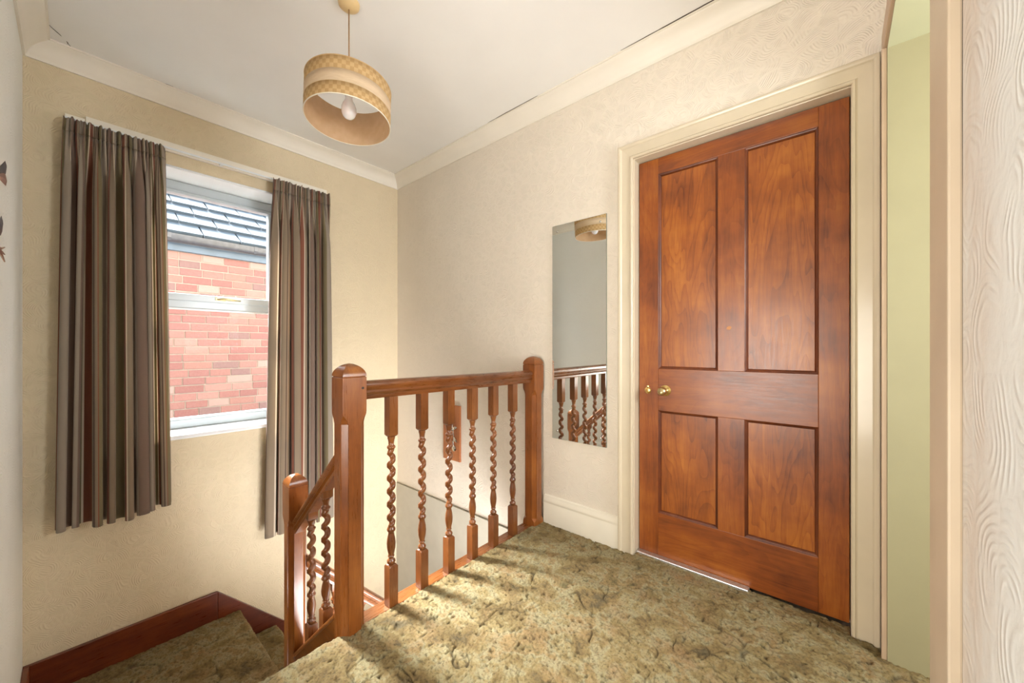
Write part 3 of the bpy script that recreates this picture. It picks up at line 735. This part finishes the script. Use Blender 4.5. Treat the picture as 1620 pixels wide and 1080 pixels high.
shade_e.rotation_euler = Matrix.Rotation(math.radians(-3.6), 3, Vector((F.y, -F.x, 0))).to_euler()
def band(name, z0, z1, m, r=RS, uvs=None):
    n = 72; me = bpy.data.meshes.new(name); V = []; Fc = []
    for k in range(2):
        for i in range(n): a = 2*PI*i/n; V.append((r*math.cos(a), r*math.sin(a), (z0, z1)[k]-2.08))
    for i in range(n): Fc.append((i, (i+1) % n, n+(i+1) % n, n+i))
    me.from_pydata(V, [], Fc); uv = me.uv_layers.new(name='UVMap')
    for i in range(n):
        for q, (a_, b_) in enumerate(((i, 0), (i+1, 0), (i+1, 1), (i, 1))): uv.data[i*4+q].uv = (a_+.001, b_*3+.001)
    me.polygons.foreach_set('use_smooth', [True]*n)
    o = link(name, me, m, shade_e); s_ = o.modifiers.new('t', 'SOLIDIFY'); s_.thickness = .0015; s_.offset = 0; return o
h3 = (ST-SB)
shade = band('shade_lining', SB, ST, M['shade_in'], RS-.002)
band('woven_band', SB+.0, SB+h3*.33, M['shade_check']); band('plain_band', SB+h3*.33, SB+h3*.665, M['shade_plain']); band('woven_band', SB+h3*.665, ST, M['shade_check'])
def hoop(z, m, r=.0022, nm='shade_rim', R_=RS): build(nm, MB().rings([[(px_+(R_+r*math.cos(q))*math.cos(a), py_+(R_+r*math.cos(q))*math.sin(a), z+r*math.sin(q)) for q in [2*PI*k/6 for k in range(6)]] for a in [2*PI*i/72 for i in range(73)]], cap=False), m, shade_e, smooth=True)
hoop(SB, M['white_rim']); hoop(ST, M['shade_check']); hoop(SB+h3*.33, M['shade_check'], .0012, 'band_edge'); hoop(SB+h3*.665, M['shade_check'], .0012, 'band_edge')
for k in range(3):
    a = 2*PI*k/3+.4; build('spider_wire', MB().tube([(px_+.018*math.cos(a), py_+.018*math.sin(a), 2.14), (px_+RS*math.cos(a), py_+RS*math.sin(a), ST-.004)], .0015, 6), M['white'], shade_e)

# ------------------------------------------------------------------ mirror
mi = thing('wall_mirror', 'tall narrow frameless mirror on the embossed wall between the post and the door', 'mirror', (1.836, -.004, .498))
build('mirror_backing', MB().box(1.660, 2.011, -.0045, -.0005, .498, 1.757), M['mirror_edge'], mi)
build('mirror_glass', MB().box(1.6615, 2.0095, -.006, -.0046, .4995, 1.7555), M['mirror'], mi)
for x, z in ((1.695, 1.72), (1.975, 1.72), (1.695, .545), (1.975, .545)):
    build('fixing_screw', MB().lathe([(0, 0), (.0055, 0), (.0055, .0015), (.003, .003), (0, .003)], (x, -.006, z), 12, 'y'), M['silver'], mi, smooth=True)

# ------------------------------------------------------------------ plaque with bright metal keys
pq = thing('wall_plaque', 'small brown wooden wall plaque with silver leafy key ornament, seen through the balusters', 'plaque', (.747, -.01, .19))
build('board', MB().box(.652, .843, -.016, -.0005, .19, .605), M['plaque'], pq, bevel=.003)
kb = MB(); kx0 = .775
kb.tube([(kx0-.03, -.022, .53), (kx0-.005, -.026, .46), (kx0+.01, -.024, .38), (kx0+.005, -.022, .30)], .004, 6)
def leafm(mb, c, d, l, wd, nrm=(0,-1,0)):
    c = Vector(c); d = Vector(d).normalized(); n = Vector(nrm); s_ = d.cross(n).normalized(); rs = []
    for t in (0, .15, .4, .65, .85, 1):
        w_ = wd*math.sin(PI*(t*.9+.06))**.8; q = c + d*l*t + n*(.006*math.sin(PI*t))
        rs.append([q+s_*w_, q+n*.002, q-s_*w_, q-n*.002])
    mb.rings(rs)
for c, d in (((kx0-.02,-.022,.50),(.6,0,.8)), ((kx0-.01,-.024,.47),(-.7,0,.5)), ((kx0,-.024,.43),(.8,0,.3)), ((kx0,-.024,.42),(-.8,0,.2)), ((kx0+.01,-.022,.37),(.6,0,-.6)), ((kx0+.005,-.022,.34),(-.6,0,-.7))):
    leafm(kb, c, d, .05, .011)
build('metal_sprig', kb, M['silver'], pq, smooth=True, angle=60)
build('flower_end', MB().lathe([(0, 0), (.020, 0), (.022, .006), (.012, .010), (0, .012)], (kx0+.012, -.018, .285), 8, 'y'), M['silver'], pq)

# ------------------------------------------------------------------ wrought metal ornament at the left edge
og = thing('wall_ornament', 'dark bronze and copper leafy metal wall ornament at the left edge of the photo', 'ornament', (1.32, YS+.01, 1.45))
sm_ = MB(); sm_.tube([(1.42, YS+.004, 1.12), (1.36, YS+.02, 1.27), (1.42, YS+.025, 1.42), (1.35, YS+.02, 1.56), (1.42, YS+.004, 1.70)], .006, 8)
sm_.tube([(1.39, YS+.024, 1.47), (1.31, YS+.03, 1.475), (1.27, YS+.033, 1.485)], .003, 6); sm_.tube([(1.37, YS+.022, 1.30), (1.30, YS+.03, 1.29), (1.26, YS+.033, 1.29)], .003, 6)
build('stem', sm_, M['dark_metal'], og, smooth=True)
lf = MB(); leafm(lf, (1.28, YS+.035, 1.470), (-.17, 0, .075), .19, .018, (0, 1, 0)); build('leaf', lf, M['dark_metal'], og)
lf = MB(); leafm(lf, (1.27, YS+.036, 1.465), (-.17, 0, .03), .15, .015, (0, 1, 0)); build('leaf', lf, M['copper'], og)
lf = MB(); leafm(lf, (1.34, YS+.035, 1.31), (-.16, 0, .07), .16, .022, (0, 1, 0)); build('leaf', lf, M['dark_metal'], og)
fl = MB()
for q in (-.3, .1, .5): fl.tube([(1.28, YS+.034, 1.285), (1.20, YS+.036, 1.285+.02*q), (1.10, YS+.034, 1.29+.05*q)], [.004, .003, .0015], 5)
build('tendril', fl, M['copper'], og)

og.location.x += .09
# ------------------------------------------------------------------ neighbouring house
XH = -1.80
hs = thing('neighbour_house', 'red brick house wall with grey gutter and tiled roof seen through the window', 'house', (XH, -.9, -2.6))
build('wall_core', MB().box(XH-.30, XH-.012, -4.5, 3.5, -2.6, 1.955), M['mortar'], hs)
meshes = {}
def brick_mesh(L):
    k = round(L, 3)
    if k not in meshes:
        mb = MB(); h_, l_ = .0325, k/2; b = .0025
        mb.rings([[(-.10, -l_, -h_), (-.10, l_, -h_), (-.10, l_, h_), (-.10, -l_, h_)], [(.0, -l_, -h_), (.0, l_, -h_), (.0, l_, h_), (.0, -l_, h_)], [(b, -l_+b, -h_+b), (b, l_-b, -h_+b), (b, l_-b, h_-b), (b, -l_+b, h_-b)]])
        me = bpy.data.meshes.new('brick'); me.from_pydata(mb.v, [], mb.f); me.materials.append(M['brick']); meshes[k] = me
    return meshes[k]
stuff = MB(); rr = random.Random(5); cnt = 0; CH = .0755; rows = []
for r_i in range(-6, 25):
    z = 1.955 - .038 - CH*(24-r_i) ; y = -3.6 + rr.uniform(0, .15)
    while y < 2.4:
        L = rr.choice([.165, .165, .165, .175, .155, .215])
        rows.append((r_i, y+L/2, z, L)); y += L + .0085
rows.sort(key=lambda q: (q[2] < .35, abs(q[1]+.85)))
for n_, (r_i, yc, z, L) in enumerate(rows):
    dx = rr.uniform(-.002, .002)
    if n_ < 298:
        o = link('brick', brick_mesh(L), None, hs); o.location = Vector((XH-.008+dx, yc, z)) - hs.location
    else:
        stuff.box(XH-.1, XH-.005+dx, yc-L/2, yc+L/2, z-.0325, z+.0325)
build('brickwork', stuff, mat_plain('distant_red_brick', (.165, .063, .046), .85, .25, 6, .002), hs, kind='stuff')
build('fascia_board', MB().box(XH-.02, XH+.025, -4.5, 3.5, 1.955, 2.09), M['fascia'], hs)
gp = [(-.0, .06), (.0, .02), (.018, -.004), (.045, -.012), (.075, -.004), (.095, .02), (.097, .062), (.090, .062), (.088, .024), (.07, .004), (.045, -.003), (.022, .004), (.008, .022), (.008, .06)]
gt = build('gutter', MB().rings([[(XH+.026+a_, y, 2.03+b_) for a_, b_ in gp] for y in (-4.5, 3.5)]), M['gutter'], hs, smooth=True, angle=40)
for y in (-2.4, -1.30, -.62, .3): build('gutter_bracket', MB().rings([[(XH+.024+a_*1.06, yy, 2.028+b_*1.06) for a_, b_ in gp] for yy in (y-.014, y+.014)]), M['gutter'], gt)
for o in gt.children:
    pass
th = math.radians(35); ex = .265; tw = .30
def rp(s_, n_): return (XH+.085 - s_*math.cos(th) + n_*math.sin(th), 2.085 + s_*math.sin(th) + n_*math.cos(th))
tm = MB(); Lt = ex+.06
a0 = math.cos(th); b0 = math.sin(th)
def P_(s_, y, n_): return (-s_*a0 + n_*b0, y, s_*b0 + n_*a0)
v_ = [P_(0, -tw/2+.006, .010), P_(0, tw/2-.006, .010), P_(0, tw/2-.006, .046), P_(0, -tw/2+.006, .046), P_(Lt, -tw/2+.006, -.004), P_(Lt, tw/2-.006, -.004), P_(Lt, tw/2-.006, .014), P_(Lt, -tw/2+.006, .014)]
tile = bpy.data.meshes.new('roof_tile'); tile.from_pydata(v_, [], [(0,1,2,3),(7,6,5,4),(0,4,5,1),(1,5,6,2),(2,6,7,3),(3,7,4,0)]); tile.materials.append(M['slate'])
far = MB()
for r_i in range(14):
    for c_i in range(-12, 13):
        y = -.9 + c_i*tw + (r_i % 2)*tw/2 + rr.uniform(-.003, .003); x_, z_ = rp(r_i*ex, 0)
        if r_i < 9 and -2.9 < y < 1.4:
            o = link('roof_tile', tile, None, hs); o.location = Vector((x_, y, z_)) - hs.location
        else: far.add([(a_+x_, b_+y, c_+z_) for a_, b_, c_ in v_], [(0,1,2,3),(7,6,5,4),(0,4,5,1),(1,5,6,2),(2,6,7,3),(3,7,4,0)])
build('roof_tiling', far, M['slate'], hs, kind='stuff')
dk = MB(); q0 = rp(-.02, -.01); q1 = rp(14*ex, -.01); dk.prism([q0, q1, (q1[0], q1[1]-.05), (q0[0]-.02, q0[1]-.05)], 'y', -4.4, 3.3)
# prism on 'y' expects (x, z)
build('roof_deck', dk, M['gutter'], hs)
build('ground_outside', MB().box(-6, -.25, -5, 4, -2.72, -2.6), M['mortar']); bpy.data.objects['ground_outside']['kind'] = 'structure'
bpy.data.objects['ground_outside'].name = 'floor_outside'
bpy.context.view_layer.update()
